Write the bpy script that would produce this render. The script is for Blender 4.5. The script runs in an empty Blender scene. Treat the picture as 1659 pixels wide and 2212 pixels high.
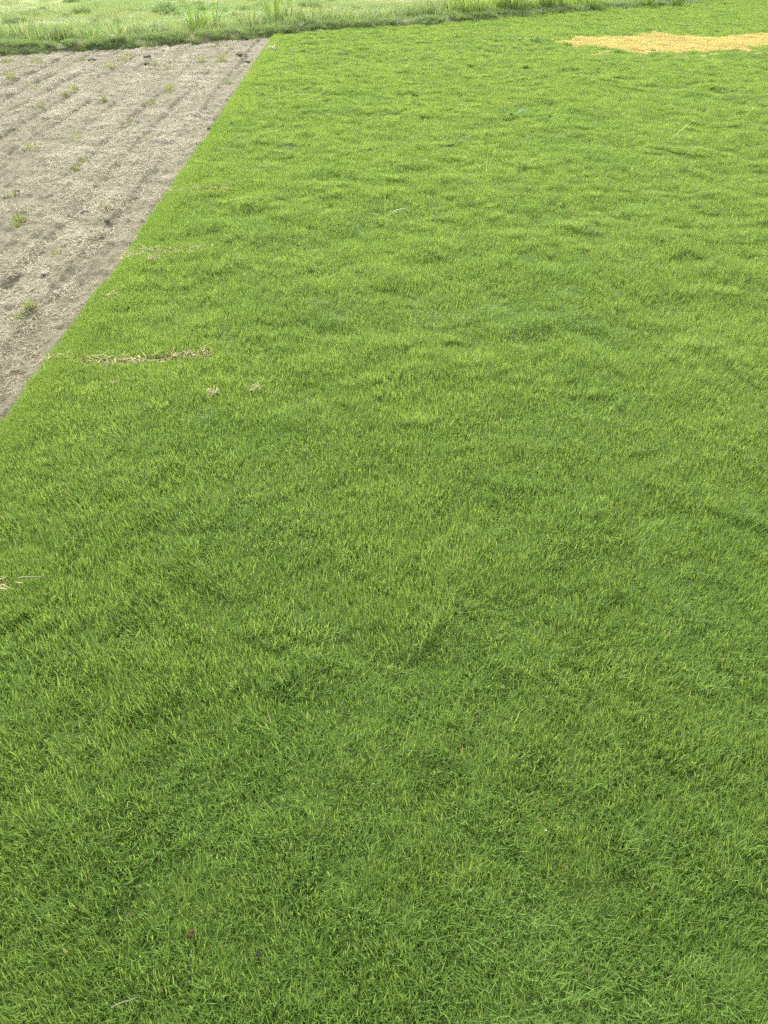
import bpy, bmesh, math, random
import numpy as np
from mathutils import Vector

R = math.radians
rng = np.random.default_rng(11)
random.seed(11)
scene = bpy.context.scene
COL = scene.collection

# ------------------------------------------------------------------ camera
CAM_H, PITCH = 1.55, 37.5
cam_data = bpy.data.cameras.new("camera")
cam_data.sensor_fit = 'VERTICAL'
cam_data.sensor_height = 34.62
cam_data.lens = 26.0
cam_data.clip_start = 0.05
cam_data.clip_end = 2000
cam = bpy.data.objects.new("camera", cam_data)
cam.location = (0, 0, CAM_H)
cam.rotation_euler = (R(90 - PITCH), 0, 0)
COL.objects.link(cam)
scene.camera = cam

# ------------------------------------------------------------------ sky, sun, exposure (bright overcast)
SUN_EL, SUN_AZ = 44.0, -15.0            # azimuth: degrees clockwise from +Y
world = bpy.data.worlds.new("World")
scene.world = world
world.use_nodes = True
wn, wl = world.node_tree.nodes, world.node_tree.links
wn.clear()
sky = wn.new("ShaderNodeTexSky")
sky.sky_type = 'NISHITA'
sky.sun_disc = False
sky.sun_elevation = R(SUN_EL)
sky.sun_rotation = R(SUN_AZ)
sky.dust_density = 4.0
sky.air_density = 1.0
sky.ozone_density = 0.6
hs = wn.new("ShaderNodeHueSaturation")
hs.inputs['Saturation'].default_value = 0.25
bg = wn.new("ShaderNodeBackground")
bg.inputs['Strength'].default_value = 0.15
wo = wn.new("ShaderNodeOutputWorld")
wl.new(sky.outputs[0], hs.inputs['Color'])
wl.new(hs.outputs[0], bg.inputs['Color'])
wl.new(bg.outputs[0], wo.inputs['Surface'])

sun_data = bpy.data.lights.new("sun", 'SUN')
sun_data.energy = 1.05
sun_data.angle = R(40)
sun_data.color = (1.0, 0.95, 0.86)
sun = bpy.data.objects.new("sun", sun_data)
sd = Vector((math.sin(R(SUN_AZ)) * math.cos(R(SUN_EL)), math.cos(R(SUN_AZ)) * math.cos(R(SUN_EL)), math.sin(R(SUN_EL))))
sun.rotation_euler = sd.to_track_quat('Z', 'Y').to_euler()
sun.location = sd * 30
COL.objects.link(sun)

scene.view_settings.view_transform = 'Standard'
scene.view_settings.look = 'None'
scene.view_settings.gamma = 1.0
scene.view_settings.use_curve_mapping = False
scene.view_settings.exposure = 1.84
scene.render.engine = 'CYCLES'
scene.cycles.use_denoising = False
scene.cycles.use_adaptive_sampling = True
scene.cycles.adaptive_threshold = 0.02
scene.cycles.max_bounces = 6
scene.cycles.diffuse_bounces = 4
scene.cycles.transmission_bounces = 4
scene.cycles.transparent_max_bounces = 8

# ------------------------------------------------------------------ numbers: noise, ground survey
def vnoise(x, y, seed=0):
    x = np.asarray(x, float); y = np.asarray(y, float)
    xi = np.floor(x).astype(np.int64); yi = np.floor(y).astype(np.int64)
    xf = x - xi; yf = y - yi
    u = xf * xf * xf * (xf * (xf * 6 - 15) + 10); v = yf * yf * yf * (yf * (yf * 6 - 15) + 10)
    def h(a, b):
        n = (a * 374761393 + b * 668265263 + seed * 1442695041) & 0x7fffffff
        n = ((n ^ (n >> 13)) * 1274126177) & 0x7fffffff
        n = ((n ^ (n >> 16)) * 2246822519) & 0x7fffffff
        return ((n ^ (n >> 15)) & 0xffff) / 65535.0
    a = h(xi, yi); b = h(xi + 1, yi); c = h(xi, yi + 1); d = h(xi + 1, yi + 1)
    return (a + (b - a) * u + (c - a) * v + (a - b - c + d) * u * v) * 2 - 1

def fbm(x, y, octaves=4, seed=0, gain=0.5):
    s = 0; a = 1.0; t = 0
    for i in range(octaves):
        s = s + a * vnoise(x * 2 ** i + 17.3 * i, y * 2 ** i - 9.1 * i, seed + i); t += a; a *= gain
    return s / t

FW, FH, FF = 829.5, 1106.0, 1661.0       # the photograph's frame, surveyed at 1659 x 2212
SP, CP = math.sin(R(PITCH)), math.cos(R(PITCH))
def spot(px, py, z=0.0):
    """world ground point that stands at a surveyed place of the photograph"""
    u = (px - FW) / FF; v = (FH - py) / FF
    dz = -SP + v * CP; dy = CP + v * SP
    t = (z - CAM_H) / dz
    return (u * t, dy * t)
def reach(px, py):
    x, y = spot(px, py); return math.sqrt(x * x + y * y + CAM_H ** 2)

# the straight turf edge (x as a function of y) and the far boundary (y as a function of x)
ep = [spot(px, py, 0.035) for px, py in ((0, 905), (105, 757), (250, 568), (350, 421), (440, 297), (520, 176), (583, 84))]
ey = np.array([p[1] for p in ep]); ex = np.array([p[0] for p in ep])
s0 = (ex[2] - ex[0]) / (ey[2] - ey[0]); s1 = (ex[-1] - ex[-3]) / (ey[-1] - ey[-3])
def edge_x(y):
    y = np.asarray(y, float)
    r = np.interp(y, ey, ex)
    r = np.where(y < ey[0], ex[0] + s0 * (y - ey[0]), r)
    return np.where(y > ey[-1], ex[-1] + s1 * (y - ey[-1]), r) + 0.010 * vnoise(y * 3.1, y * 0, 5) + 0.009 * vnoise(y * 13, y * 0, 6)
fp = [spot(px, py) for px, py in ((0, 117), (150, 108), (300, 99), (583, 78), (740, 66), (920, 52), (1100, 39), (1300, 23), (1480, 10))]
fx = np.array([p[0] for p in fp]); fy = np.array([p[1] for p in fp])
def far_y(x):
    x = np.asarray(x, float)
    r = np.interp(x, fx, fy)
    r = np.where(x < fx[0], fy[0] + 0.20 * (x - fx[0]), r)
    return np.where(x > fx[-1], fy[-1] + 1.1 * (x - fx[-1]), r) + 0.06 * vnoise(x * 1.3, x * 0, 8)

def lawn_z(x, y):
    g = np.clip((np.asarray(y, float) - 1.0) / 4.0, 0.35, 1.0)
    a = fbm(x * 3.4, y * 4.6, 3, 21)
    b = fbm(x * 0.7, y * 0.9, 2, 31)
    g = g * np.clip((np.asarray(x, float) - edge_x(y)) / 0.6, 0.15, 1.0)
    return 0.027 * a * g + 0.02 * b * g
EDX, EDY = (ex[-1] - ex[0]), (ey[-1] - ey[0])
EL = math.hypot(EDX, EDY); EDX /= EL; EDY /= EL
def furrow_uv(x, y):
    return (x * EDY - y * EDX), (x * EDX + y * EDY)       # across, along
def soil_z(x, y):
    u, v = furrow_uv(x, y)
    w = u + 0.022 * fbm(v * 1.1, u * 0.8, 3, 41)
    ph = w / 0.33
    k = np.floor(ph); f = 1 - (ph - k)
    amp = np.clip(0.65 + 0.9 * vnoise(v * 0.55, k * 7.7, 43), 0.08, 1.3)
    saw = np.where(f < 0.86, 0.5 - f / 0.86 * 0.75, -0.25 + (f - 0.86) / 0.14 * 0.75)
    z = 0.030 * amp * saw - 0.034 * amp * np.exp(-((f - 0.92) / 0.08) ** 2) + 0.009 * np.sin(w * 2 * math.pi / 0.105) * np.clip(0.6 + vnoise(v * 1.4, u * 5, 45), 0, 1)
    z = z + 0.012 * fbm(x * 3, y * 3, 3, 51) + 0.026 * np.abs(fbm(x * 13, y * 13, 3, 61))
    z = z + 0.010 * fbm(x * 36, y * 36, 2, 71)
    return z - 0.03

# ------------------------------------------------------------------ materials
def new_mat(name):
    m = bpy.data.materials.new(name); m.use_nodes = True
    nt = m.node_tree; nt.nodes.clear()
    out = nt.nodes.new("ShaderNodeOutputMaterial")
    return m, nt, out
def ramp(nt, fac, stops):
    r = nt.nodes.new("ShaderNodeValToRGB")
    el = r.color_ramp.elements
    while len(el) < len(stops): el.new(0.5)
    for e, (p, c) in zip(el, stops):
        e.position = p; e.color = (*c, 1)
    nt.links.new(fac, r.inputs[0]); return r.outputs[0]
def noise(nt, scale, detail=3, rough=0.55, vec=None, stretch=None):
    n = nt.nodes.new("ShaderNodeTexNoise")
    n.inputs['Scale'].default_value = scale; n.inputs['Detail'].default_value = detail; n.inputs['Roughness'].default_value = rough
    if vec is None:
        vec = nt.nodes.new("ShaderNodeNewGeometry").outputs['Position']
    if stretch:
        mp = nt.nodes.new("ShaderNodeMapping"); mp.inputs['Scale'].default_value = stretch
        nt.links.new(vec, mp.inputs[0]); vec = mp.outputs[0]
    nt.links.new(vec, n.inputs['Vector']); return n.outputs['Fac']
def math_node(nt, op, a, b):
    n = nt.nodes.new("ShaderNodeMath"); n.operation = op
    for i, v in enumerate((a, b)):
        if isinstance(v, (int, float)): n.inputs[i].default_value = v
        else: nt.links.new(v, n.inputs[i])
    return n.outputs[0]
def mixc(nt, fac, a, b, mode='MIX'):
    n = nt.nodes.new("ShaderNodeMix"); n.data_type = 'RGBA'; n.blend_type = mode
    for i, v in ((0, fac), (6, a), (7, b)):
        if isinstance(v, (int, float)): n.inputs[i].default_value = v
        elif isinstance(v, tuple): n.inputs[i].default_value = (*v, 1)
        else: nt.links.new(v, n.inputs[i])
    return n.outputs[2]

def leaf_mat(name, stops, area=None, area_scale=0.8, trans=0.35, rough=0.5, spec=0.35, dry=None, through=(1.15, 1.1, 0.6)):
    """blade tint from the per-blade attribute, tinted again by slow growth variation across the ground"""
    m, nt, out = new_mat(name)
    at = nt.nodes.new("ShaderNodeAttribute"); at.attribute_name = "tint"
    oi = nt.nodes.new("ShaderNodeObjectInfo")
    f = math_node(nt, 'ADD', math_node(nt, 'MULTIPLY', at.outputs['Fac'], 0.75), math_node(nt, 'MULTIPLY', oi.outputs['Random'], 0.25))
    c = ramp(nt, f, stops)
    if area:
        a = noise(nt, area_scale, 3)
        sh = ramp(nt, a, area)
        c = mixc(nt, 1.0, c, sh, 'MULTIPLY')
    if dry:
        gate = math_node(nt, 'GREATER_THAN', at.outputs['Fac'], dry[0])
        c = mixc(nt, gate, c, dry[1])
    p = nt.nodes.new("ShaderNodeBsdfPrincipled")
    p.inputs['Roughness'].default_value = rough
    p.inputs['Specular IOR Level'].default_value = spec
    nt.links.new(c, p.inputs['Base Color'])
    t = nt.nodes.new("ShaderNodeBsdfTranslucent")
    tc = mixc(nt, 1.0, c, through, 'MULTIPLY')
    nt.links.new(tc, t.inputs['Color'])
    mx = nt.nodes.new("ShaderNodeMixShader"); mx.inputs[0].default_value = trans
    nt.links.new(p.outputs[0], mx.inputs[1]); nt.links.new(t.outputs[0], mx.inputs[2])
    nt.links.new(mx.outputs[0], out.inputs['Surface'])
    return m

def soil_mat(name, cols, scale=6.0, bump=0.4, dist=0.01):
    m, nt, out = new_mat(name)
    a = noise(nt, scale, 6, 0.65); b = noise(nt, scale * 9, 4, 0.6)
    f = math_node(nt, 'ADD', math_node(nt, 'MULTIPLY', a, 0.6), math_node(nt, 'MULTIPLY', b, 0.4))
    c = ramp(nt, f, cols)
    p = nt.nodes.new("ShaderNodeBsdfPrincipled")
    p.inputs['Roughness'].default_value = 0.95; p.inputs['Specular IOR Level'].default_value = 0.1
    nt.links.new(c, p.inputs['Base Color'])
    bp = nt.nodes.new("ShaderNodeBump"); bp.inputs['Strength'].default_value = bump; bp.inputs['Distance'].default_value = dist
    nt.links.new(noise(nt, scale * 14, 5, 0.7), bp.inputs['Height']); nt.links.new(bp.outputs[0], p.inputs['Normal'])
    nt.links.new(p.outputs[0], out.inputs['Surface'])
    return m

M = {}
AREA = [(0.30, (0.90, 0.95, 0.92)), (0.5, (1, 1, 1)), (0.70, (1.10, 1.05, 1.0))]
M['lawn'] = leaf_mat("lawn_blade", [(0.05, (0.117, 0.212, 0.043)), (0.45, (0.147, 0.258, 0.057)), (0.8, (0.170, 0.288, 0.068)), (0.97, (0.215, 0.325, 0.09))],
                     AREA, 0.9, 0.48, dry=(0.994, (0.26, 0.25, 0.13)), through=(1.78, 1.45, 1.15), rough=0.6, spec=0.22)
M['yellow'] = leaf_mat("yellowed_blade", [(0.1, (0.50, 0.41, 0.14)), (0.5, (0.56, 0.475, 0.17)), (0.9, (0.61, 0.53, 0.21))], None, trans=0.4, through=(1, 1, .9))
M['bank'] = leaf_mat("bank_blade", [(0.1, (0.155, 0.245, 0.095)), (0.5, (0.205, 0.30, 0.125)), (0.9, (0.26, 0.34, 0.15))], AREA, 1.5, 0.4, dry=(0.955, (0.42, 0.36, 0.19)))  # distance haze put into the colour: lighter, less saturated green
M['weed'] = leaf_mat("weed_blade", [(0.1, (0.13, 0.215, 0.06)), (0.5, (0.21, 0.295, 0.09)), (0.9, (0.33, 0.37, 0.15))], None, trans=0.4, dry=(0.92, (0.36, 0.34, 0.20)), through=(1.05, 1.05, .9))
M['weed_dark'] = leaf_mat("dark_weed_blade", [(0.1, (0.08, 0.17, 0.035)), (0.5, (0.14, 0.25, 0.05)), (0.9, (0.22, 0.32, 0.08))], None, trans=0.4)
M['weed_bright'] = leaf_mat("bright_weed_blade", [(0.1, (0.19, 0.30, 0.08)), (0.5, (0.27, 0.38, 0.12)), (0.9, (0.37, 0.45, 0.18))], None, trans=0.42)
M['field'] = leaf_mat("field_blade", [(0.1, (0.215, 0.325, 0.10)), (0.5, (0.295, 0.380, 0.14)), (0.9, (0.375, 0.425, 0.18))],
                      [(0.32, (0.82, 1.0, 0.88)), (0.5, (1, 1, 1)), (0.68, (1.2, 1.04, 1.1))], 0.35, 0.35, dry=(0.95, (0.40, 0.38, 0.22)), through=(1.05, 1.05, .9))  # part of the far haze is painted in as a paler, greyer green
M['tussock'] = leaf_mat("tussock_blade", [(0.1, (0.11, 0.18, 0.075)), (0.5, (0.16, 0.24, 0.10)), (0.9, (0.21, 0.29, 0.12))], None, trans=0.3)
M['straw'] = leaf_mat("straw", [(0.05, (0.15, 0.133, 0.078)), (0.45, (0.23, 0.21, 0.118)), (0.9, (0.33, 0.305, 0.165))], None, trans=0.15, rough=0.6, spec=0.25)
M['strip_straw'] = leaf_mat("strip_straw", [(0.05, (0.32, 0.25, 0.12)), (0.45, (0.44, 0.36, 0.18)), (0.9, (0.55, 0.48, 0.26))], None, trans=0.2, rough=0.6, spec=0.25)
M['straw_brown'] = leaf_mat("brown_straw", [(0.05, (0.26, 0.19, 0.09)), (0.4, (0.40, 0.32, 0.16)), (0.9, (0.52, 0.45, 0.24))], None, trans=0.15, rough=0.6, spec=0.25)
M['tuft'] = leaf_mat("tuft_blade", [(0.1, (0.12, 0.19, 0.045)), (0.5, (0.20, 0.27, 0.07)), (0.9, (0.33, 0.36, 0.14))], None, trans=0.35)
M['sprout'] = leaf_mat("sprout_blade", [(0.1, (0.27, 0.40, 0.11)), (0.9, (0.42, 0.51, 0.22))], None, trans=0.35)
M['blueweed'] = leaf_mat("blue_green_leaf", [(0.1, (0.09, 0.19, 0.07)), (0.9, (0.15, 0.25, 0.10))], None, trans=0.3, rough=.85, spec=.1)
M['soil'] = soil_mat("dry_soil", [(0.30, (0.094, 0.087, 0.057)), (0.48, (0.160, 0.150, 0.101)), (0.68, (0.225, 0.211, 0.142))], 7.0, 0.9, 0.014)
M['under'] = soil_mat("lawn_soil", [(0.3, (0.05, 0.085, 0.02)), (0.7, (0.085, 0.13, 0.03))], 9.0)
M['bank_soil'] = soil_mat("bank_soil", [(0.3, (0.14, 0.13, 0.08)), (0.7, (0.24, 0.22, 0.14))], 7.0)
M['field_soil'] = soil_mat("field_ground", [(0.3, (0.19, 0.26, 0.09)), (0.5, (0.28, 0.32, 0.125)), (0.7, (0.36, 0.35, 0.165))], 1.2)
M['land'] = soil_mat("grassland", [(0.3, (0.09, 0.16, 0.03)), (0.7, (0.16, 0.23, 0.06))], 0.5)
M['clod'] = soil_mat("grey_clod", [(0.3, (0.10, 0.092, 0.066)), (0.7, (0.20, 0.185, 0.135))], 25.0)
M['pale'] = soil_mat("pale_clod", [(0.3, (0.20, 0.19, 0.15)), (0.7, (0.32, 0.30, 0.24))], 25.0)
M['brown'] = soil_mat("brown_clod", [(0.3, (0.06, 0.04, 0.02)), (0.7, (0.12, 0.08, 0.04))], 30.0)
M['dark'] = soil_mat("dark_clod", [(0.3, (0.02, 0.024, 0.022)), (0.7, (0.04, 0.046, 0.042))], 30.0)
M['leaf'] = soil_mat("orange_leaf", [(0.3, (0.40, 0.19, 0.05)), (0.7, (0.58, 0.33, 0.12))], 30.0)
M['white'] = soil_mat("white_scrap", [(0.3, (0.34, 0.34, 0.30)), (0.7, (0.44, 0.44, 0.39))], 20.0, 0.1)
M['twig'] = soil_mat("twig_bark", [(0.3, (0.16, 0.14, 0.09)), (0.7, (0.30, 0.27, 0.19))], 40.0)

# ------------------------------------------------------------------ mesh helpers
def mesh_np(name, verts, faces, mat, tint=None, smooth=True):
    """faces: list of (n,k) index arrays"""
    me = bpy.data.meshes.new(name)
    verts = np.asarray(verts, np.float32)
    me.vertices.add(len(verts)); me.vertices.foreach_set("co", verts.ravel())
    nl = sum(f.size for f in faces); nf = sum(len(f) for f in faces)
    me.loops.add(nl); me.polygons.add(nf)
    me.loops.foreach_set("vertex_index", np.concatenate([f.ravel() for f in faces]).astype(np.int32))
    tot = np.concatenate([np.full(len(f), f.shape[1]) for f in faces]).astype(np.int32)
    me.polygons.foreach_set("loop_start", np.concatenate([[0], np.cumsum(tot)[:-1]]).astype(np.int32))
    me.polygons.foreach_set("loop_total", tot)
    me.polygons.foreach_set("use_smooth", np.full(nf, smooth))
    me.update(calc_edges=True)
    if tint is not None:
        a = me.attributes.new("tint", 'FLOAT', 'POINT'); a.data.foreach_set("value", np.asarray(tint, np.float32))
    me.materials.append(mat)
    me.validate()
    return me

def ribbons(root, az, lean, bend, L, w, rows=4, tint=None, twist=None, tip=True):
    """a set of curved tapering blades: root (n,3), azimuth, lean from vertical at the foot, extra bend to the tip"""
    n = len(az); ts = np.linspace(0, 1, rows)
    if rows == 4: ts = np.array([0, .38, .74, 1.0])
    pos = np.array(root, float); V = []
    side = np.stack([-np.sin(az), np.cos(az), 0 * az], 1)
    if twist is not None:
        fw = np.stack([np.cos(az), np.sin(az), 0 * az], 1)
        side = side * np.cos(twist)[:, None] + fw * np.sin(twist)[:, None]
    for i, t in enumerate(ts):
        if i:
            tm = (t + ts[i - 1]) / 2
            a = lean + bend * tm
            d = np.stack([np.sin(a) * np.cos(az), np.sin(a) * np.sin(az), np.cos(a)], 1)
            pos = pos + d * (L * (t - ts[i - 1]))[:, None]
        wid = w * (0.75 + 0.5 * t if t < .5 else 1.0 - ((t - .5) / .5) ** 1.6 * 0.93) * 0.5
        if i == rows - 1 and tip:
            V.append(pos[:, None, :])
        else:
            V.append(np.stack([pos - side * wid[:, None], pos + side * wid[:, None]], 1))
    verts = np.concatenate(V, 1)
    per = verts.shape[1]; base = (np.arange(n) * per)[:, None]
    Q = []
    last = rows - 1 if not tip else rows - 2
    for i in range(last):
        Q.append(base + np.array([2 * i, 2 * i + 1, 2 * i + 3, 2 * i + 2]))
    faces = [np.concatenate(Q)] if Q else []
    if tip:
        faces.append(base + np.array([2 * (rows - 2), 2 * (rows - 2) + 1, 2 * (rows - 1)]))
    if tint is None: tint = rng.random(n)
    return verts.reshape(-1, 3), faces, np.repeat(tint, per)

def join_sets(sets):
    V, F4, F3, T, o = [], [], [], [], 0
    for v, f, t in sets:
        V.append(v); T.append(t)
        for a in f: (F4 if a.shape[1] == 4 else F3).append(a + o)
        o += len(v)
    fs = []
    if F4: fs.append(np.concatenate(F4))
    if F3: fs.append(np.concatenate(F3))
    return np.concatenate(V), fs, np.concatenate(T)

def obj(name, me, parent=None, loc=(0, 0, 0), rot=(0, 0, 0), label=None, cat=None, group=None, kind=None):
    o = bpy.data.objects.new(name, me); COL.objects.link(o)
    o.location = loc; o.rotation_euler = rot; o.parent = parent
    if label: o["label"] = label
    if cat: o["category"] = cat
    if group: o["group"] = group
    if kind: o["kind"] = kind
    return o

def sheet(name, X, Y, Z, mat, kind="structure", label=None, cat=None):
    r, c = X.shape
    idx = np.arange(r * c).reshape(r, c)
    f = np.stack([idx[:-1, :-1], idx[:-1, 1:], idx[1:, 1:], idx[1:, :-1]], -1).reshape(-1, 4)
    me = mesh_np(name, np.stack([X, Y, Z], -1).reshape(-1, 3), [f], mat)
    return obj(name, me, kind=kind, label=label, cat=cat)

# ------------------------------------------------------------------ scattering (geometry nodes, for uncountable growth only)
def scatter(name, pts, rot, scl, idx, sources, label, cat):
    me = bpy.data.meshes.new(name)
    me.vertices.add(len(pts)); me.vertices.foreach_set("co", np.asarray(pts, np.float32).ravel())
    for an, ty, dat, key in (("rot", 'FLOAT_VECTOR', rot, "vector"), ("scl", 'FLOAT_VECTOR', scl, "vector"), ("idx", 'INT', idx, "value")):
        a = me.attributes.new(an, ty, 'POINT')
        a.data.foreach_set(key, np.asarray(dat, np.int32 if ty == 'INT' else np.float32).ravel())
    o = obj(name, me, label=label, cat=cat, kind="stuff")
    coll = bpy.data.collections.new(name + "_patches")
    for i, s in enumerate(sources):
        coll.objects.link(bpy.data.objects.new("%s_patch_%02d" % (name, i), s))
    ng = bpy.data.node_groups.new(name + "_scatter", 'GeometryNodeTree')
    ng.interface.new_socket("Geometry", in_out='INPUT', socket_type='NodeSocketGeometry')
    ng.interface.new_socket("Geometry", in_out='OUTPUT', socket_type='NodeSocketGeometry')
    N, L = ng.nodes, ng.links
    gi = N.new('NodeGroupInput'); go = N.new('NodeGroupOutput')
    ci = N.new('GeometryNodeCollectionInfo')
    ci.inputs['Collection'].default_value = coll
    ci.inputs['Separate Children'].default_value = True
    ci.inputs['Reset Children'].default_value = True
    ip = N.new('GeometryNodeInstanceOnPoints')
    ip.inputs['Pick Instance'].default_value = True
    def na(an, ty):
        n = N.new('GeometryNodeInputNamedAttribute'); n.data_type = ty; n.inputs[0].default_value = an; return n.outputs[0]
    er = N.new('FunctionNodeEulerToRotation')
    L.new(na("rot", 'FLOAT_VECTOR'), er.inputs[0])
    L.new(gi.outputs[0], ip.inputs['Points']); L.new(ci.outputs[0], ip.inputs['Instance'])
    L.new(na("idx", 'INT'), ip.inputs['Instance Index']); L.new(er.outputs[0], ip.inputs['Rotation'])
    L.new(na("scl", 'FLOAT_VECTOR'), ip.inputs['Scale']); L.new(ip.outputs[0], go.inputs[0])
    md = o.modifiers.new("scatter", 'NODES'); md.node_group = ng
    return o

def tilts(dx, dy):
    """random spin about the vertical plus a tilt of the patch's up direction by (dx, dy) in the world"""
    c = rng.random(len(dx)) * 2 * math.pi
    lx = dx * np.cos(c) + dy * np.sin(c); ly = -dx * np.sin(c) + dy * np.cos(c)
    return np.stack([-np.arcsin(np.clip(ly, -.9, .9)), np.arcsin(np.clip(lx, -.9, .9)), c], 1)

def poisson_like(x0, x1, y0, y1, dens):
    nx = max(1, int((x1 - x0) * math.sqrt(dens))); ny = max(1, int((y1 - y0) * math.sqrt(dens)))
    X, Y = np.meshgrid(np.arange(nx), np.arange(ny))
    X = (X + rng.random(X.shape)) / nx * (x1 - x0) + x0; Y = (Y + rng.random(Y.shape)) / ny * (y1 - y0) + y0
    return X.ravel(), Y.ravel()

def grass_patch(name, mat, n, rad, L, w, lean=(0.1, 0.75), bend=0.6, seed=0, rows=4, coherent=0.45):
    r = rad * np.sqrt(rng.random(n)); a = rng.random(n) * 2 * math.pi
    x = r * np.cos(a); y = r * np.sin(a)
    az = rng.random(n) * 2 * math.pi * (1 - coherent) + coherent * math.pi * 2.2 * vnoise(x / rad * 1.4 + seed * 5, y / rad * 1.4, 80 + seed) + seed
    le = lean[0] + (lean[1] - lean[0]) * rng.random(n) ** 1.2
    be = bend * (rng.random(n) * 1.4 - 0.2)
    ll = L * (0.55 + 0.6 * rng.random(n)); ww = w * (0.7 + 0.5 * rng.random(n))
    v, f, t = ribbons(np.stack([x, y, -0.006 + 0 * x], 1), az, le, be, ll, ww, rows, twist=rng.normal(0, .5, n))
    return mesh_np(name, v, f, mat, t)

def litter_patch(name, mat, n, rad, L, w, seed=0, up=0.25):
    r = rad * np.sqrt(rng.random(n)); a = rng.random(n) * 2 * math.pi
    az = rng.random(n) * 2 * math.pi
    le = math.pi / 2 - np.abs(rng.normal(0.0, up, n)); be = rng.normal(0.25, 0.45, n)
    ll = L * (0.3 + 0.9 * rng.random(n) ** 1.5); ww = w * (0.6 + 0.7 * rng.random(n))
    z = 0.002 + 0.012 * rng.random(n) ** 2
    v, f, t = ribbons(np.stack([r * np.cos(a), r * np.sin(a), z], 1), az, le, be, ll, ww, 4, twist=rng.normal(0, .6, n))
    v[:, 2] = np.maximum(v[:, 2], 0.001)
    return mesh_np(name, v, f, mat, t)

# ================================================================== THE SETTING
g = 900.0
obj("grassland", mesh_np("grassland", [(-g, -g, -.2), (g, -g, -.2), (g, g, -.2), (-g, g, -.2)], [np.array([[0, 1, 2, 3]])], M['land']), kind="structure")

# lawn ground: from the turf edge to well past the right of the frame
def mapped(y0, rows, cols, xfun, power=1.0, over=0.12):
    t = np.linspace(0, 1, rows)[:, None] ** power; s = np.linspace(0, 1, cols)[None, :]
    Y = y0 + t * 14 + 0 * s
    for _ in range(8):
        X = xfun(s, Y); Y = y0 + t * (far_y(X) + over - y0)
    return X, Y
def lawn_w(y): return 4.5 + 0.62 * np.maximum(y, 0)
X, Y = mapped(-2.0, 260, 200, lambda s, y: edge_x(y) + s * (lawn_w(y) - edge_x(y)), 1.3)
sheet("lawn_ground", X, Y, lawn_z(X, Y), M['under'])
def soil_w(y): return 1.6 + 0.42 * np.maximum(y - 2, 0)
X, Y = mapped(0.6, 560, 420, lambda s, y: edge_x(y) + 0.02 - (1 - s) * soil_w(y), 1.6)
sheet("bare_soil_plot", X, Y, soil_z(X, Y), M['soil'])

# low earth bank along the far side, and the field behind it
bx = np.concatenate([np.linspace(-13, 14, 420)])
prof = [(-0.05, -0.06), (0.02, -0.005), (0.10, 0.03), (0.22, 0.07), (0.34, 0.085), (0.46, 0.07), (0.60, 0.02), (0.75, -0.05)]
u = np.array([p[0] for p in prof]); h = np.array([p[1] for p in prof])
BW = lambda x: 0.8 + 0.3 * vnoise(x * 0.8, 0 * x, 90) - 0.25 * np.clip((x - 2) / 5, 0, 1)
BH = lambda x: (1.0 + 0.45 * fbm(x * 1.2, 0 * x, 2, 91)) * np.clip(1.15 - 0.09 * np.maximum(x, 0), 0.35, 1.15)
X = bx[None, :] + 0 * u[:, None]
Y = far_y(bx)[None, :] + u[:, None] * BW(bx)[None, :]
Z = h[:, None] * BH(bx)[None, :] + 0.012 * fbm(X * 6, Y * 6, 3, 92)
sheet("earth_bank", X, Y, Z, M['bank_soil'])
def bank_z(x, y):
    q = (y - far_y(x)) / BW(x)
    return np.interp(q, u, h) * BH(x) + 0.012 * fbm(x * 6, y * 6, 3, 92)
s = np.linspace(0, 1, 160)[None, :]; t = np.linspace(0, 1, 140)[:, None] ** 1.6
X = -18 + 42 * s + 0 * t
Y = far_y(X) + 0.3 + t * 40
def field_z(x, y): return -0.04 + 0.045 * fbm(x * 0.9, y * 0.9, 3, 95)
sheet("field_ground", X, Y, field_z(X, Y), M['field_soil'])

# ------------------------------------------------------------------ dry strips in the lawn (survey first: grass is left out there)
STRIPS = [  # surveyed line, half width, straws, label
    ([(100, 772), (190, 778), (260, 779), (330, 774), (400, 768), (450, 764)], 0.026, 560, "long curved strip of dry tan grass in the lawn near the soil edge"),
    ([(272, 556), (298, 549), (322, 544)], 0.040, 300, "short bright straw strip at the lawn edge, left of a straw wad"),
    ([(335, 545), (395, 541), (452, 534)], 0.026, 260, "thin faint straw line running right from the short bright straw strip"),
    ([(222, 643), (240, 641), (258, 637)], 0.022, 60, "tiny pale straw streak in the lawn above the long dry strip"),
    ([(372, 412), (410, 408), (455, 405), (502, 400)], 0.030, 260, "faint far dry line across the lawn edge, farthest of the strips"),
    ([(-30, 1276), (0, 1270), (30, 1266)], 0.020, 120, "brown dry grass patch at the left border of the photo"),
]
strip_pts = []
for line, hw, n, lab in STRIPS:
    P = np.array([spot(a, b, 0.02) for a, b in line])
    seg = np.linspace(0, len(P) - 1, 40)
    Px = np.interp(seg, np.arange(len(P)), P[:, 0]); Py = np.interp(seg, np.arange(len(P)), P[:, 1])
    strip_pts.append((np.stack([Px, Py], 1), hw))
def strip_dist(x, y):
    d = np.full(len(x), 9.0)
    for P, hw in strip_pts:
        near = (np.abs(x - P[:, 0].mean()) < 1.2) & (np.abs(y - P[:, 1].mean()) < 1.2)
        if near.any():
            q = np.sqrt(((x[near][:, None] - P[:, 0]) ** 2) + ((y[near][:, None] - P[:, 1]) ** 2)).min(1) - hw
            d[near] = np.minimum(d[near], q)
    return d

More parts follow.
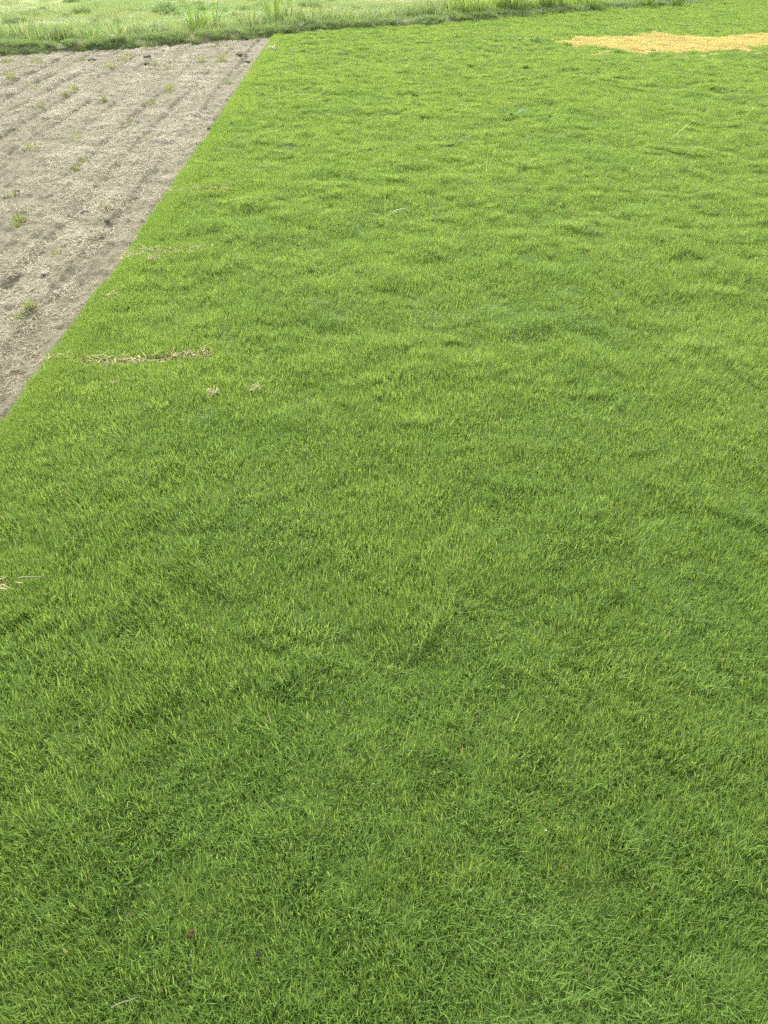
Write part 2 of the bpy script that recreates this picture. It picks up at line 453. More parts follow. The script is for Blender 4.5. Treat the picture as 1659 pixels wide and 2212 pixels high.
# the yellowed patch far right
yp = [spot(px, py, 0.03) for px, py in ((1205, 88), (1262, 77), (1334, 77), (1423, 73), (1527, 78), (1584, 74), (1680, 71), (1790, 74), (1800, 92), (1700, 95), (1602, 104), (1530, 108), (1423, 112), (1369, 110), (1337, 100), (1280, 97))]
YP = np.array(yp)
def in_poly(x, y, P):
    c = np.zeros(len(x), bool); j = len(P) - 1
    for i in range(len(P)):
        a = (P[i, 1] > y) != (P[j, 1] > y)
        xx = (P[j, 0] - P[i, 0]) * (y - P[i, 1]) / (P[j, 1] - P[i, 1] + 1e-9) + P[i, 0]
        c ^= a & (x < xx); j = i
    return c
def yellow(x, y):
    nx = 0.14 * fbm(x * 1.6, y * 1.6, 3, 101); ny = 0.16 * fbm(x * 2.2, y * 2.2, 3, 103)
    core = in_poly(x + nx, y + ny, YP)
    fr = in_poly(x + nx, y + 0.9 + ny, YP) | in_poly(x + nx, y + 0.5 + ny, YP)
    return core, fr & ~core

# ------------------------------------------------------------------ lawn grass
big = [grass_patch("lawn_patch", M['lawn'], 680, 0.105, 0.041, 0.0019, (0.05, 1.15), 0.5, i) for i in range(14)]
small = [grass_patch("lawn_tuft", M['lawn'], 85, 0.032, 0.036, 0.0019, (0.05, 0.8), 0.45, i) for i in range(8)]
NB, NS = len(big), len(small)
PX, PY, PK = [], [], []
for (y0, y1, dens) in ((-1.0, 3.2, 165), (3.2, 7, 100), (7, 12, 70), (12, 30, 48)):
    x, y = poisson_like(-5.5, 18, y0, y1, dens)
    e = x - edge_x(y); fb = far_y(x) - y
    k = (e > 0.095) & (fb > 0.02) & (x < lawn_w(y)) & (x > -1.6 - 0.62 * np.maximum(y, 0))
    x, y = x[k], y[k]
    sdist = strip_dist(x, y); k = sdist > 0.095
    PX.append(x[k]); PY.append(y[k]); PK.append(np.zeros(k.sum(), int))
# fine tufts that draw the crisp turf edge and close up round the dry strips
x, y = poisson_like(-0.5, 0.16, 0, 1, 1)
yy = -0.5 + rng.random(15500) * 16.5; xx = edge_x(yy) + 0.026 + rng.random(len(yy)) * 0.10
k = (far_y(xx) - yy > 0.02); PX.append(xx[k]); PY.append(yy[k]); PK.append(np.ones(k.sum(), int))
for P, hw in strip_pts:
    n = int(260 * len(P) / 40 * 3)
    i = rng.integers(0, len(P), n); a = rng.random(n) * 2 * math.pi; r = hw + 0.015 + rng.random(n) * 0.12
    xx = P[i, 0] + r * np.cos(a); yy = P[i, 1] + r * np.sin(a)
    k = (strip_dist(xx, yy) > 0.012) & (xx > edge_x(yy) + 0.015)
    PX.append(xx[k]); PY.append(yy[k]); PK.append(np.ones(k.sum(), int))
PX = np.concatenate(PX); PY = np.concatenate(PY); PK = np.concatenate(PK)
core, fringe = yellow(PX, PY)
isy = core | fringe & (rng.random(len(PX)) < 0.10)
def place(x, y, k, zs=1.0):
    d = 0.06; lk = np.clip(0.08 + 0.05 * y, 0.10, 0.26) * np.clip((x - edge_x(y)) / 0.5, 0.25, 1)
    gx = (lawn_z(x + d, y) - lawn_z(x - d, y)) / (2 * d); gy = (lawn_z(x, y + d) - lawn_z(x, y - d)) / (2 * d)
    lx = lk * fbm(x * 3.4, y * 3.4, 2, 111); ly = lk * fbm(x * 3.4, y * 3.4, 2, 113)
    rot = tilts(-gx * 0.8 + lx + rng.normal(0, .07, len(x)), -gy * 0.8 + ly + rng.normal(0, .07, len(x)))
    hz = zs * (1.0 + 0.26 * fbm(x * 3.2, y * 3.2, 2, 121) + 0.10 * rng.normal(0, 1, len(x)))
    sx = 0.92 + 0.22 * rng.random(len(x))
    scl = np.stack([sx, sx, np.clip(hz, 0.55, 1.6)], 1)
    idx = np.where(k == 0, rng.integers(0, NB, len(x)), NB + rng.integers(0, NS, len(x)))
    return np.stack([x, y, lawn_z(x, y)], 1), rot, scl, idx
scatter("lawn_grass", *place(PX[~isy], PY[~isy], PK[~isy]), big + small, "fresh green short lawn grass covering most of the ground", "grass")
ybig = [grass_patch("yellow_patch", M['yellow'], 620, 0.12, 0.040, 0.0024, (0.1, 1.2), 0.7, i) for i in range(6)]
xx, yy = poisson_like(YP[:, 0].min() - .3, YP[:, 0].max(), YP[:, 1].min() - .3, YP[:, 1].max() + .3, 50); kk = yellow(xx, yy)[0]
xx = np.concatenate([PX[isy], xx[kk]]); yy = np.concatenate([PY[isy], yy[kk]])
a, b, c, d = place(xx, yy, np.zeros(len(xx), int), 0.9)
scatter("yellowed_grass", a, b, c, d % 6, ybig, "golden yellow patch of dead grass in the far right lawn", "dry grass")

# ------------------------------------------------------------------ straw litter on the bare plot
lit = [litter_patch("straw_patch", M['straw'], 95, 0.10, 0.062, 0.0024, i, 0.2) for i in range(10)]
PX, PY = [], []
for (y0, y1, dens) in ((1.0, 6, 190), (6, 16, 120)):
    x, y = poisson_like(-9.5, -0.3, y0, y1, dens)
    uu, vv = furrow_uv(x, y)
    dn = 0.40 + 1.15 * fbm(uu * 6.0, vv * 0.45, 3, 131) + 0.3 * fbm(x * 1.4, y * 1.4, 2, 133)
    k = (x < edge_x(y) - 0.06) & (y < far_y(x) + 0.02) & (x > edge_x(y) - soil_w(y)) & (rng.random(len(x)) < dn)
    PX.append(x[k]); PY.append(y[k])
x = np.concatenate(PX); y = np.concatenate(PY)
sc = 0.7 + 0.6 * rng.random(len(x))
scatter("straw_litter", np.stack([x, y, soil_z(x, y) - 0.001], 1), tilts(rng.normal(0, .06, len(x)), rng.normal(0, .06, len(x))),
        np.stack([sc, sc, 0.6 + 0.6 * rng.random(len(x))], 1), rng.integers(0, 10, len(x)), lit,
        "pale straw and chopped dry roots littering the bare soil plot", "straw")

# ------------------------------------------------------------------ bank grass
bk = [grass_patch("bank_patch", M['bank'], 420, 0.11, 0.10, 0.0028, (0.05, 0.9), 0.9, i) for i in range(8)]
x, y = poisson_like(-12, 14, 10, 32, 95)
q = (y - far_y(x)) / BW(x)
k = (q > -0.04) & (q < 0.66) & (rng.random(len(x)) < np.clip(1.1 + 0.6 * vnoise(x * 2.5, y * 2.5, 141), 0.5, 1)) & (rng.random(len(x)) < np.clip(1.2 - 0.08 * np.maximum(x, 0), 0.25, 1))
x, y = x[k], y[k]
hz = 0.8 + 0.35 * fbm(x * 2.0, y * 2.0, 2, 143) + 0.1 * rng.normal(0, 1, len(x))
sx = 0.9 + 0.3 * rng.random(len(x))
scatter("bank_grass", np.stack([x, y, bank_z(x, y)], 1), tilts(rng.normal(0, .12, len(x)), -0.12 + rng.normal(0, .12, len(x))),
        np.stack([sx, sx, np.clip(hz, .35, 1.5)], 1), rng.integers(0, 8, len(x)), bk, "dark green low grass growing on the bank between plot and field", "grass")

# ------------------------------------------------------------------ field grass and verge weeds behind the bank
fg = [grass_patch("field_patch", M['field'], 300, 0.26, 0.15, 0.0045, (0.05, 0.8), 0.7, i, coherent=0.4) for i in range(8)]
x, y = poisson_like(-16, 20, 13, 48, 16)
q = y - far_y(x)
k = (q > 0.75) & (q < 26) & (np.abs(x) < 3.5 + 0.55 * y) & (rng.random(len(x)) < np.clip(0.8 + 0.7 * fbm(x * 0.5, y * 0.35, 2, 151), 0.12, 1))
x, y = x[k], y[k]
hz = 0.75 + 0.6 * fbm(x * 0.8, y * 0.8, 2, 153); sx = 0.9 + 0.4 * rng.random(len(x))
scatter("field_grass", np.stack([x, y, field_z(x, y)], 1), tilts(rng.normal(0, .08, len(x)), rng.normal(0, .08, len(x))),
        np.stack([sx, sx, np.clip(hz, .3, 1.5)], 1), rng.integers(0, 8, len(x)), fg, "pale yellow green rough grass covering the field beyond the bank", "grass")
vg = [grass_patch("verge_patch", M['weed'], 60, 0.16, 0.34, 0.013, (0.03, 0.55), 0.7, i, rows=6, coherent=0.3) for i in range(8)]
vb = [grass_patch("verge_patch_bright", M['weed_bright'], 60, 0.16, 0.42, 0.015, (0.03, 0.5), 0.8, i, rows=6, coherent=0.3) for i in range(5)]
x, y = poisson_like(-12, 14, 11, 32, 36)
q = y - far_y(x)
k = (q > 0.5) & (q < 1.45) & (rng.random(len(x)) < np.clip(0.9 + 0.7 * vnoise(x * 1.3, y * 1.3, 161), 0.15, 1)) & (x < 9)
x, y = x[k], y[k]
br = rng.random(len(x)) < np.clip((x - 0.8) / 2.0, 0, 0.95)
hz = 0.66 + 0.18 * np.clip((x + 2) / 5, -.6, 1) + 0.55 * fbm(x * 1.6, y * 1.6, 2, 163) + 0.2 * rng.normal(0, 1, len(x))
scatter("verge_weeds", np.stack([x, y, np.maximum(bank_z(x, y), field_z(x, y)) - 0.01], 1), tilts(rng.normal(0, .1, len(x)), rng.normal(0, .1, len(x))),
        np.stack([0 * x + 1, 0 * x + 1, np.clip(hz, .3, 1.5)], 1), np.where(br, 8 + rng.integers(0, 5, len(x)), rng.integers(0, 8, len(x))), vg + vb,
        "tall pale weeds and grass stalks standing in a row behind the bank", "weeds")

# ================================================================== COUNTABLE THINGS
def blades_mesh(name, mat, n, rad, L, w, lean=(0.0, 0.6), bend=0.6, rows=5, z=-0.005):
    r = rad * np.sqrt(rng.random(n)); a = rng.random(n) * 2 * math.pi
    az = a + rng.normal(0, .8, n)
    le = lean[0] + (lean[1] - lean[0]) * (0.5 * r / max(rad, 1e-6) + 0.5 * rng.random(n))
    v, f, t = ribbons(np.stack([r * np.cos(a), r * np.sin(a), z + 0 * r], 1), az, le, bend * rng.random(n), L * (0.45 + 0.6 * rng.random(n)), w * (0.7 + 0.5 * rng.random(n)), rows, twist=rng.normal(0, .5, n))
    return mesh_np(name, v, f, mat, t)
def litter_mesh(name, mat, pts, L, w, up=0.35, zh=0.02, az0=None, spread=None):
    n = len(pts)
    az = rng.random(n) * 2 * math.pi if az0 is None else az0 + rng.normal(0, spread, n)
    z = pts[:, 2] + zh * rng.random(n)
    v, f, t = ribbons(np.stack([pts[:, 0], pts[:, 1], z], 1), az, math.pi / 2 - np.abs(rng.normal(0, up, n)), rng.normal(0.2, 0.4, n), L * (0.35 + 0.8 * rng.random(n)), w * (0.7 + 0.5 * rng.random(n)), 4, twist=rng.normal(0, .6, n))
    return mesh_np(name, v, f, mat, t)
def clod_mesh(name, mat, r, flat=0.6, seed=0, sub=3):
    bm = bmesh.new(); bmesh.ops.create_icosphere(bm, subdivisions=sub, radius=1.0)
    co = np.array([v.co for v in bm.verts])
    k = 1 + 0.38 * fbm(co[:, 0] * 1.4 + seed * 3.1 + co[:, 2], co[:, 1] * 1.4 - seed + co[:, 2] * 0.7, 3, 170 + seed) + 0.10 * vnoise(co[:, 0] * 5 + co[:, 2] * 4, co[:, 1] * 5 + seed, 180)
    co = co * k[:, None] * r; co[:, 0] *= 1.25; co[:, 2] *= flat
    for v, c in zip(bm.verts, co): v.co = c
    me = bpy.data.meshes.new(name); bm.to_mesh(me); bm.free(); me.materials.append(mat)
    return me
def thing(name, label, cat, x, y, z, group=None):
    return obj(name, None, loc=(x, y, z), label=label, cat=cat, group=group)

# ---- dry strips
for (line, hw, n, lab), (P, _) in zip(STRIPS, strip_pts):
    cx, cy = P.mean(0); root = thing("dry_grass_strip", lab, "dry grass", cx, cy, float(lawn_z(cx, cy)))
    i = rng.integers(0, len(P), n)
    x = P[i, 0] + rng.normal(0, hw * 0.8, n); y = P[i, 1] + rng.normal(0, hw * 0.75, n)
    z = lawn_z(x, y) - float(lawn_z(cx, cy)); pts = np.stack([x - cx, y - cy, z + 0.006], 1)
    half = n // 2
    obj("straw", litter_mesh("strip_straw", M['strip_straw'] if cy > 1.9 else M['straw_brown'], pts[:half], 0.05 if cy > 1.9 else 0.035, 0.0023, 0.2, 0.028), root, kind="stuff")
    obj("stubble", litter_mesh("strip_stubble", M['straw_brown'], pts[half:], 0.045, 0.0023, 0.7, 0.008), root, kind="stuff")

# ---- wads of dry roots lying on the lawn
for px, py, r, lab in ((458, 844, 0.028, "greyish wad of dry roots on the lawn, left of two"), (549, 835, 0.028, "tan wad of dry roots on the lawn, right of two"),
                       (331, 558, 0.034, "pale straw wad just below the straw strip"), (415, 545, 0.022, "small straw knot on the thin straw line"),
                       (589, 105, 0.085, "pale straw heap at the far corner of the lawn"), (488, 403, 0.022, "small straw bunch at the end of the farthest dry line")):
    x, y = spot(px, py, 0.03); z = float(lawn_z(x, y))
    root = thing("root_wad", lab, "root wad", x, y, z + 0.016)
    obj("core", clod_mesh("wad_core", M['clod'] if r < .035 else M['pale'], r * 0.6, 0.6, int(px)), root)
    n = 46; a = rng.random(n) * 6.28; rr = r * np.sqrt(rng.random(n)) * 1.0
    obj("straw", litter_mesh("wad_straw", M['straw_brown'], np.stack([rr * np.cos(a), rr * np.sin(a), 0 * a], 1), r * 1.25, 0.0024 if r < .05 else 0.006, 0.4, r * 0.6), root, kind="stuff")

# ---- grass tufts standing on the bare soil: x, y surveyed, radius, height, green share, label
TUFTS = [
    (18, 131, .10, .07, .5, "low green tuft at the far left corner of the bare soil"),
    (80, 132, .11, .09, .7, "round yellow green tuft near the far left bank on soil"),
    (178, 127, .05, .08, .7, "tiny tuft beside a brown clod near the far bank"),
    (238, 142, .09, .08, .9, "green tuft, nearer of the row of three by the far bank"),
    (264, 126, .10, .09, .9, "green tuft, middle of the row of three by the far bank"),
    (280, 117, .10, .07, .5, "yellowish tuft, farthest of the row of three by the far bank"),
    (478, 128, .08, .12, .9, "upright green tuft on soil near the far lawn corner"),
    (465, 96, .06, .07, .4, "straw coloured tuft close under the far bank"),
    (435, 129, .06, .08, .4, "small dry tuft left of the upright green tuft"),
    (331, 138, .07, .06, .3, "dull dry tuft in the far middle of the soil"),
    (366, 144, .10, .06, .3, "pale spread of straw tuft in the far middle of the soil"),
    (23, 167, .06, .10, .9, "small dark green tuft near the left border, far soil"),
    (70, 186, .04, .05, .5, "tiny yellowish tuft right of the dark green one at left"),
    (158, 191, .06, .06, .8, "green tuft trailing a straw line, left far soil"),
    (139, 202, .05, .06, .5, "yellowish tuft just nearer than the trailing green tuft"),
    (365, 192, .07, .10, .8, "tall thin green tuft in the middle of the soil"),
    (493, 175, .07, .06, .4, "dry tuft with straw near the lawn edge, far soil"),
    (328, 221, .06, .06, .7, "small round green tuft in mid soil"),
    (223, 217, .05, .07, .7, "slender green tuft in mid soil left of the round one"),
    (88, 230, .05, .06, .6, "small dull green tuft left of the mid soil"),
    (280, 258, .08, .06, .5, "flat pale green tuft strung along a furrow"),
    (168, 293, .08, .06, .5, "pale green tuft with straw on a furrow crest"),
    (70, 316, .085, .085, .5, "largest yellow green tuft with tan base, left soil"),
    (181, 340, .055, .06, 1., "deep green tuft, upper of two side by side"),
    (161, 355, .055, .06, .9, "green tuft, lower of two side by side"),
    (316, 296, .05, .05, .2, "brownish dead tuft near the lawn edge, mid soil"),
    (23, 416, .05, .04, .4, "yellowish tuft by a dark clod at the left border"),
    (40, 466, .055, .055, 1., "vivid green tuft, largest near the left border"),
    (30, 477, .05, .04, .7, "paler low tuft just below the vivid green one"),
    (226, 444, .045, .04, .2, "straw coloured tuft beside a dark hollow"),
    (41, 685, .045, .05, .9, "green tuft on the nearest furrow at the left border"),
    (68, 669, .035, .05, .5, "yellowish tuft touching the nearest green tuft on the furrow"),
    (120, 538, .05, .025, .4, "flat yellow green sprig lying on the near soil"),
]
for px, py, r, hgt, gs, lab in TUFTS:
    x, y = spot(px, py); z = float(soil_z(x, y))
    root = thing("grass_tuft", lab, "grass tuft", x, y, z, "tufts on the bare soil")
    obj("green_blades", blades_mesh("tuft_green", M['tuft'], int(12 + 60 * gs), r * 0.7, hgt * 1.3, 0.0034, (0.0, 0.6), 0.6), root, kind="stuff")
    obj("dry_blades", blades_mesh("tuft_dry", M['straw'], int(50 + 90 * (1 - gs)), r * 1.1, hgt * 0.9, 0.003, (0.2, 1.4), 0.6), root, kind="stuff")

# ---- clods and stones
CLODS = [
    (199, 127, .07, 'clod', .55, "brown soil clod beside a tiny tuft by the far bank"),
    (516, 116, .06, 'clod', .6, "dark lump of soil near the far lawn corner"),
    (318, 122, .06, 'clod', .6, "grey soil lump below the far bank, middle"),
    (316, 136, .05, 'clod', .6, "small dark clod left of the dull dry tuft"),
    (532, 130, .06, 'clod', .5, "dark broken clod left of the far lawn edge"),
    (455, 275, .045, 'clod', .7, "dark clod lying against the lawn edge, far"),
    (358, 305, .045, 'clod', .6, "dark crumbly clod on the mid soil near the lawn edge"),
    (33, 408, .035, 'clod', .55, "dark clod at the left border, next to a yellowish tuft"),
    (28, 429, .035, 'clod', .6, "grey rounded clod below the dark clod, left border"),
    (181, 451, .030, 'pale', .6, "pale whitish clod on the mid soil"),
    (231, 475, .030, 'clod', .5, "dark crumbly clod in the hollow near the lawn edge"),
    (96, 586, .028, 'pale', .5, "pale stone on the near soil, upper of two"),
    (117, 622, .026, 'pale', .55, "pale stone beside a dark crack in the near soil"),
    (104, 817, .011, 'pale', .8, "small pale pebble in the lawn near its left edge"),
    (172, 776, .010, 'pale', .7, "white pebble at the left end of the long dry strip"),
    (230, 780, .020, 'clod', .5, "grey clod in the long dry strip"),
    (245, 823, .012, 'clod', .7, "small dark clod in grass below the long dry strip"),
    (412, 2007, .0085, 'brown', .85, "small round brown pebble in the near grass"),
    (557, 2050, .006, 'dark', .6, "tiny dark pebble deep in the near grass"),
    (438, 895, .009, 'pale', .7, "tiny grey pebble in the grass below the root wads"),
    (100, 93, .09, 'pale', .8, "grey white lump sitting on the bank at left"),
    (277, 86, .08, 'pale', .7, "greyish pale lump on the bank, left middle"),
    (246, 100, .08, 'pale', .5, "pale straw coloured clod at the foot of the bank"),
    (691, 66, .10, 'pale', .35, "flat pale clod where bank meets lawn"),
    (850, 42, .10, 'pale', .5, "pale lump on the bank above the lawn, middle"),
    (556, 84, .08, 'clod', .5, "brown clod at the bank foot by the lawn corner"),
]
for px, py, r, m, fl, lab in CLODS:
    r = r * (0.75 if r > .025 else 1.0)
    onlawn = px > 583 - 0.711 * (py - 85) + 8
    zz = {True: 0.03, False: 0.0}[onlawn]
    x, y = spot(px, py, zz)
    if m == 'pale' and y > float(far_y(x)): z = float(bank_z(x, y)) + r * .5
    elif y > float(far_y(x)): z = float(bank_z(x, y))
    elif onlawn: z = float(lawn_z(x, y)) + (0.011 if r < .012 else 0.015 if r < .03 else 0.010)
    else: z = float(soil_z(x, y)) + r * fl * 0.35
    obj("soil_clod" if m in ('clod',) else "pebble" if r < .05 else "pale_clod", clod_mesh("clod", M[m], r, fl, int(px + py) % 40), loc=(x, y, z), rot=(0, 0, rng.random() * 6), label=lab, cat="clod" if m == 'clod' else "stone")

# ---- long single sprouts standing out of the lawn
def sprout(px, py, label, blades, cat="grass sprout", mat='sprout'):
    x, y = spot(px, py, 0.02); z = float(lawn_z(x, y))
    root = thing("grass_sprout", label, cat, x, y, z)
    for az, a0, bend, L, w in blades:
        w = w * (0.6 if y > 8 else 0.9)
        v, f, t = ribbons(np.array([[0., 0., 0.]]), np.array([R(az)]), np.array([R(a0)]), np.array([R(bend)]), np.array([L]), np.array([w]), 10, tint=np.array([rng.random()]))
        obj("blade", mesh_np("sprout_blade", v, f, M[mat], t), root)
SPROUTS = [
    (832, 467, "sprout with a long arching blade and an upright blade in mid lawn", [(15, 30, 105, .24, .006), (-60, 62, 35, .07, .006), (95, 4, 6, .30, .004), (170, 40, 70, .14, .004)]),
    (1050, 372, "pair of upright blades leaning slightly right in mid lawn", [(0, 14, 14, .20, .005), (80, 5, 5, .16, .004)]),
    (1017, 388, "yellowish short upright blade left of the leaning pair", [(10, 4, 8, .14, .006)]),
    (1078, 370, "faint thin blade just right of the leaning pair", [(190, 8, 10, .15, .004)]),
    (1446, 300, "two long pale blades forming a V in the right lawn", [(5, 42, 12, .26, .007), (180, 40, 25, .12, .006)]),
    (1522, 254, "thin single blade leaning right in the right lawn", [(10, 12, 12, .19, .005)]),
    (1598, 262, "tall blade leaning far right near the right border", [(0, 28, 22, .30, .006), (170, 30, 30, .15, .005)]),
    (905, 293, "short yellow blades in the middle of the far lawn", [(170, 8, 12, .16, .008), (10, 20, 30, .12, .006)]),
    (1516, 300, "small pale blades below the thin leaning blade", [(90, 8, 10, .10, .006), (60, 20, 30, .08, .006)]),
    (1402, 436, "faint pair of thin blades, lowest on the right lawn", [(20, 15, 15, .13, .004), (80, 5, 5, .14, .003)]),
    (1081, 124, "long pale blade leaning right in the far lawn", [(0, 38, 12, .42, .010)]),
    (1294, 122, "tall upright pale blade just below the yellow patch", [(90, 2, 5, .44, .010), (10, 35, 50, .2, .008)]),
    (1195, 119, "short yellowish blade left below the yellow patch", [(170, 6, 10, .20, .010)]),
    (970, 126, "upright pale blade in the far middle lawn", [(185, 5, 8, .24, .011)]),
    (653, 79, "yellow upright blade at the far lawn border near the corner", [(185, 4, 8, .26, .012)]),
    (702, 106, "pale twin blades on the far lawn near the corner", [(170, 35, 30, .26, .010), (15, 10, 20, .22, .010)]),
    (756, 101, "pale lying blade on the far lawn near the twin blades", [(10, 70, 20, .22, .016)]),
    (835, 95, "faint upright blade in the far lawn, middle", [(90, 5, 5, .30, .007)]),
    (605, 222, "dark small three bladed weed in the lawn near the edge", [(100, 3, 3, .20, .008), (5, 60, 40, .18, .007), (178, 60, 40, .18, .007)]),
    (1492, 30, "faint upright blade at the far right lawn above the yellow patch", [(70, 10, 10, .36, .010)]),
]
for px, py, lab, bl in SPROUTS: sprout(px, py, lab, bl)

# ---- low broad-leaved weeds
def rosette(px, py, label, n, rad, L, w):
    x, y = spot(px, py, 0.03); z = float(lawn_z(x, y)) + 0.03
    root = thing("broadleaf_weed", label, "weed", x, y, z)
    v, f, t = ribbons(np.array([[0., 0., 0.]]), np.array([0.]), np.array([R(55)]), np.array([R(45)]), np.array([L]), np.array([w]), 7, tint=np.array([.5]))
    me = mesh_np("weed_leaf", v, f, M['blueweed'], t)
    for i in range(n):
        a = rng.random() * 6.28; r = rad * math.sqrt(rng.random())
        o = obj("leaf", me, root, (r * 1.8 * math.cos(a), r * math.sin(a), 0.01 * rng.random()), (rng.normal(0, .2), rng.normal(0, .2), a + rng.normal(0, .5)))
        s_ = 0.7 + 0.6 * rng.random(); o.scale = (s_, s_, s_)
rosette(1101, 246, "low blue green broad leaved weed in the upper middle lawn", 22, 0.10, 0.075, 0.022)
rosette(1126, 87, "bluish low weed patch left of the yellow patch", 30, 0.22, 0.11, 0.030)
rosette(1076, 106, "small bluish weed in the far lawn beside a leaning blade", 10, 0.10, 0.09, 0.024)

# ---- small scraps: leaf, twig, straws
def bent_leaf(name, mat, L, W):
    n, k = 9, 5; t = np.linspace(0, 1, n)[:, None]; s_ = np.linspace(-1, 1, k)[None, :]
    Xl = (t - .5) * L + 0 * s_; Yl = s_ * W * .5 * np.sin(np.pi * np.clip(t * .96 + .02, 0, 1)) ** .7
    Zl = .12 * L * np.sin(t * 4) + .25 * W * s_ ** 2
    idx = np.arange(n * k).reshape(n, k)
    f = np.stack([idx[:-1, :-1], idx[:-1, 1:], idx[1:, 1:], idx[1:, :-1]], -1).reshape(-1, 4)
    return mesh_np(name, np.stack([Xl, Yl, Zl], -1).reshape(-1, 3), [f], mat)
def lay(name, me, px, py, dz, rot, label, cat):
    x, y = spot(px, py, 0.04); return obj(name, me, loc=(x, y, float(lawn_z(x, y)) + dz), rot=rot, label=label, cat=cat)
lay("fallen_leaf", bent_leaf("leaf", M['leaf'], .038, .022), 1237, 457, .05, (.3, .2, .4), "small fallen orange tan leaf in the right middle lawn", "leaf")
lay("paper_scrap", bent_leaf("scrap", M['white'], .07, .045), 632, 115, .05, (.2, .1, .3), "white scrap in the far lawn near the straw heap", "scrap")
lay("paper_scrap", bent_leaf("scrap", M['white'], .0045, .004), 1178, 1797, .045, (.2, .1, .3), "tiny white fleck in the near grass, right of centre", "scrap")
lay("paper_scrap", bent_leaf("scrap", M['white'], .30, .06), 345, 76, .14, (.3, .1, .2), "white plastic strip lying on the bank, left middle", "scrap")
def twig(px, py, L, w, az, label, mat, dz=.045, tilt=.08):
    bm = bmesh.new(); rings = []
    for i in range(7):
        t = i / 6; c = Vector(((t - .5) * L, .03 * L * math.sin(t * 5), tilt * (t - .5) * L + .02 * L * math.sin(t * 7)))
        rr = w * .5 * (1 - .45 * t)
        rings.append([bm.verts.new(c + Vector((0, rr * math.cos(a), rr * math.sin(a)))) for a in np.arange(6) * math.pi / 3])
    for a, b in zip(rings[:-1], rings[1:]):
        for j in range(6): bm.faces.new((a[j], a[(j + 1) % 6], b[(j + 1) % 6], b[j]))
    bm.faces.new(rings[0]); bm.faces.new(rings[-1])
    bmesh.ops.recalc_face_normals(bm, faces=bm.faces)
    me = bpy.data.meshes.new("twig"); bm.to_mesh(me); bm.free(); me.materials.append(mat)
    lay("twig", me, px, py, dz, (0, 0, R(az)), label, "twig")
twig(573, 361, .125, .008, 28, "thin dry twig lying in the lawn right of the soil edge", M['twig'], .05)
twig(268, 2164, .045, .0024, 22, "short curved straw stalk in the nearest grass at bottom left", M['twig'], .044)
twig(70, 1252, .075, .004, 4, "pale straw stalk right of the brown patch at the left border", M['pale'], .05)
twig(346, 673, .055, .0035, 3, "thin pale straw in the lawn above the long dry strip", M['pale'], .05)
twig(1010, 690, .055, .003, 60, "thin tan straw stuck in the centre of the lawn", M['twig'], .05, .6)

# ---- tall weed clumps that stand out behind the bank
CLUMPS = [   # surveyed foot, height, material, blades, label
    (52, 88, .50, 'weed', 40, "tall pale weed clump behind the bank at far left"),
    (140, 92, .34, 'weed', 26, "leaning weed clump behind the bank right of the grey white lump"),
    (196, 88, .36, 'weed', 22, "thin weed clump with two wide leaning leaves behind the bank"),
    (250, 82, .42, 'weed', 34, "fan shaped weed clump behind the bank, left middle"),
    (325, 74, .38, 'weed', 36, "pale weed clump behind the white plastic strip"),
    (422, 70, .60, 'weed_dark', 18, "thin tall dark stalks leaning left behind the bank"),
    (458, 64, .66, 'weed_dark', 16, "tallest branching stalks behind the bank, left of the corner"),
    (540, 60, .46, 'weed', 36, "pale weed clump just left above the lawn corner"),
    (596, 54, .66, 'weed_dark', 46, "tall dark green reed clump above the lawn corner"),
    (628, 56, .48, 'weed', 40, "yellow green clump right of the tall dark reeds"),
    (715, 54, .42, 'weed', 42, "dense pale green clump above the lawn, left middle"),
    (750, 52, .36, 'weed_dark', 38, "dark weed clump with drooping leaves on the bank"),
    (795, 48, .30, 'weed_bright', 26, "small light clump with bent leaves on the bank"),
    (880, 40, .34, 'weed_dark', 34, "dark low clump on the bank above mid lawn"),
    (1000, 32, .62, 'weed_bright', 44, "tall bright clump, left of the bright weed row"),
    (1030, 30, .66, 'weed_bright', 40, "tall bright clump, middle of the bright weed row"),
    (1090, 27, .62, 'weed_bright', 46, "tall bright clump with drooping tips in the weed row"),
    (1112, 29, .36, 'weed', 20, "short pale stalks in front of the bright weed row"),
    (1180, 22, .60, 'weed_bright', 44, "bright weed clump above the lawn, right of the short stalks"),
    (1280, 18, .55, 'weed_bright', 44, "bright weed clump above the yellow patch"),
    (1400, 12, .50, 'weed_dark', 46, "dark green weed clump at the top, right"),
    (1460, 9, .46, 'weed_dark', 40, "rightmost dark weed clump where lawn meets the top"),
]
for px, py, hgt, m, n, lab in CLUMPS:
    x, y = spot(px, py, 0.04); z = float(max(bank_z(x, y), field_z(x, y))) - .01
    root = thing("weed_clump", lab, "weed clump", x, y, z, "tall weed clumps behind the bank")
    obj("green_blades", blades_mesh("clump_green", M[m], n, .10, hgt * 1.1, .021 if m != 'weed_dark' else .019, (0.0, .5), .7, 8), root, kind="stuff")
    obj("dry_stalks", blades_mesh("clump_dry", M['straw'], max(5, n // 5), .12, hgt * .85, .013, (0.0, .55), .5, 6), root, kind="stuff")

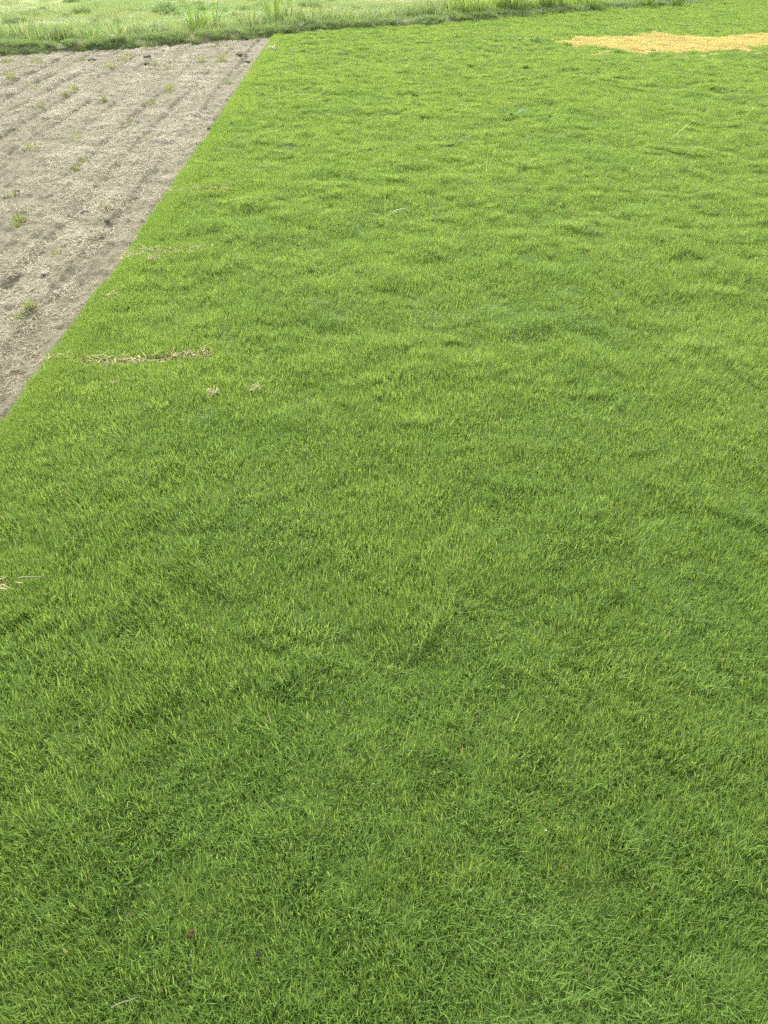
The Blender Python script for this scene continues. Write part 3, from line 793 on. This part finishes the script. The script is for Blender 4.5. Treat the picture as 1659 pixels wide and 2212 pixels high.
# ---- dark tussocks scattered in the field
TUS = [(64, 36, .17), (85, 29, .12), (95, 26, .10), (106, 31, .10), (122, 34, .09), (143, 38, .11), (178, 32, .16), (210, 16, .13), (149, 4, .14), (164, 4, .16),
       (44, 47, .10), (21, 53, .12), (32, 51, .09), (10, 37, .10), (176, 59, .09), (210, 60, .10), (206, 47, .08), (257, 53, .10), (253, 44, .08), (268, 8, .09),
       (359, 24, .20), (348, 29, .16), (385, 32, .12), (394, 8, .10), (404, 17, .10), (428, 12, .12), (438, 22, .11), (483, 25, .10), (462, 13, .09), (508, 36, .10),
       (560, 14, .10), (573, 19, .10), (529, 22, .11), (676, 10, .15), (682, 19, .12), (655, 15, .10), (620, 13, .09), (714, 9, .12), (624, 3, .09)]
def where(i, px, py):
    return "leftmost" if px < 60 else "left" if px < 200 else "left middle" if px < 340 else "middle" if px < 480 else "right middle" if px < 600 else "rightmost"
tm = [blades_mesh("tussock_blades", M['tussock'], 170, 1.0, 1.15, .09, (0.0, 1.0), .7, 4) for i in range(5)]
TL = ["wide dark tussock left in the field, largest of its row", "low tussock right of the largest left one", "small tussock touching a low one in the left field",
      "compact dark tussock in the left field", "brownish small tussock right of the compact dark one", "light green tussock right of the brownish one",
      "bushy bright green tussock standing alone in the left field", "dark upright tussock right above the bushy bright one", "dark round tussock at the top border, left of a pair",
      "pale tussock at the top border, right of a pair"]
for i, (px, py, r) in enumerate(TUS):
    x, y = spot(px, py, 0.0)
    grp = None
    if i < len(TL): lab = TL[i]
    else:
        zone = where(i, px, py); grp = "small tussocks in the field"
        mates = sorted(q[0] for j, q in enumerate(TUS) if j >= len(TL) and where(j, q[0], q[1]) == zone)
        lab = "small dark grass tussock, %s from the left in the %s part of the field" % (("first", "second", "third", "fourth", "fifth", "sixth", "seventh", "eighth", "ninth")[mates.index(px)], zone)
    o = obj("grass_tussock", tm[i % 5], loc=(x, y, float(field_z(x, y)) + .03), rot=(0, 0, rng.random() * 6), label=lab, cat="tussock", group=grp or "dark tussocks in the field")
    o.scale = (r * .95, r * .95, r * (.9 + .3 * rng.random()))
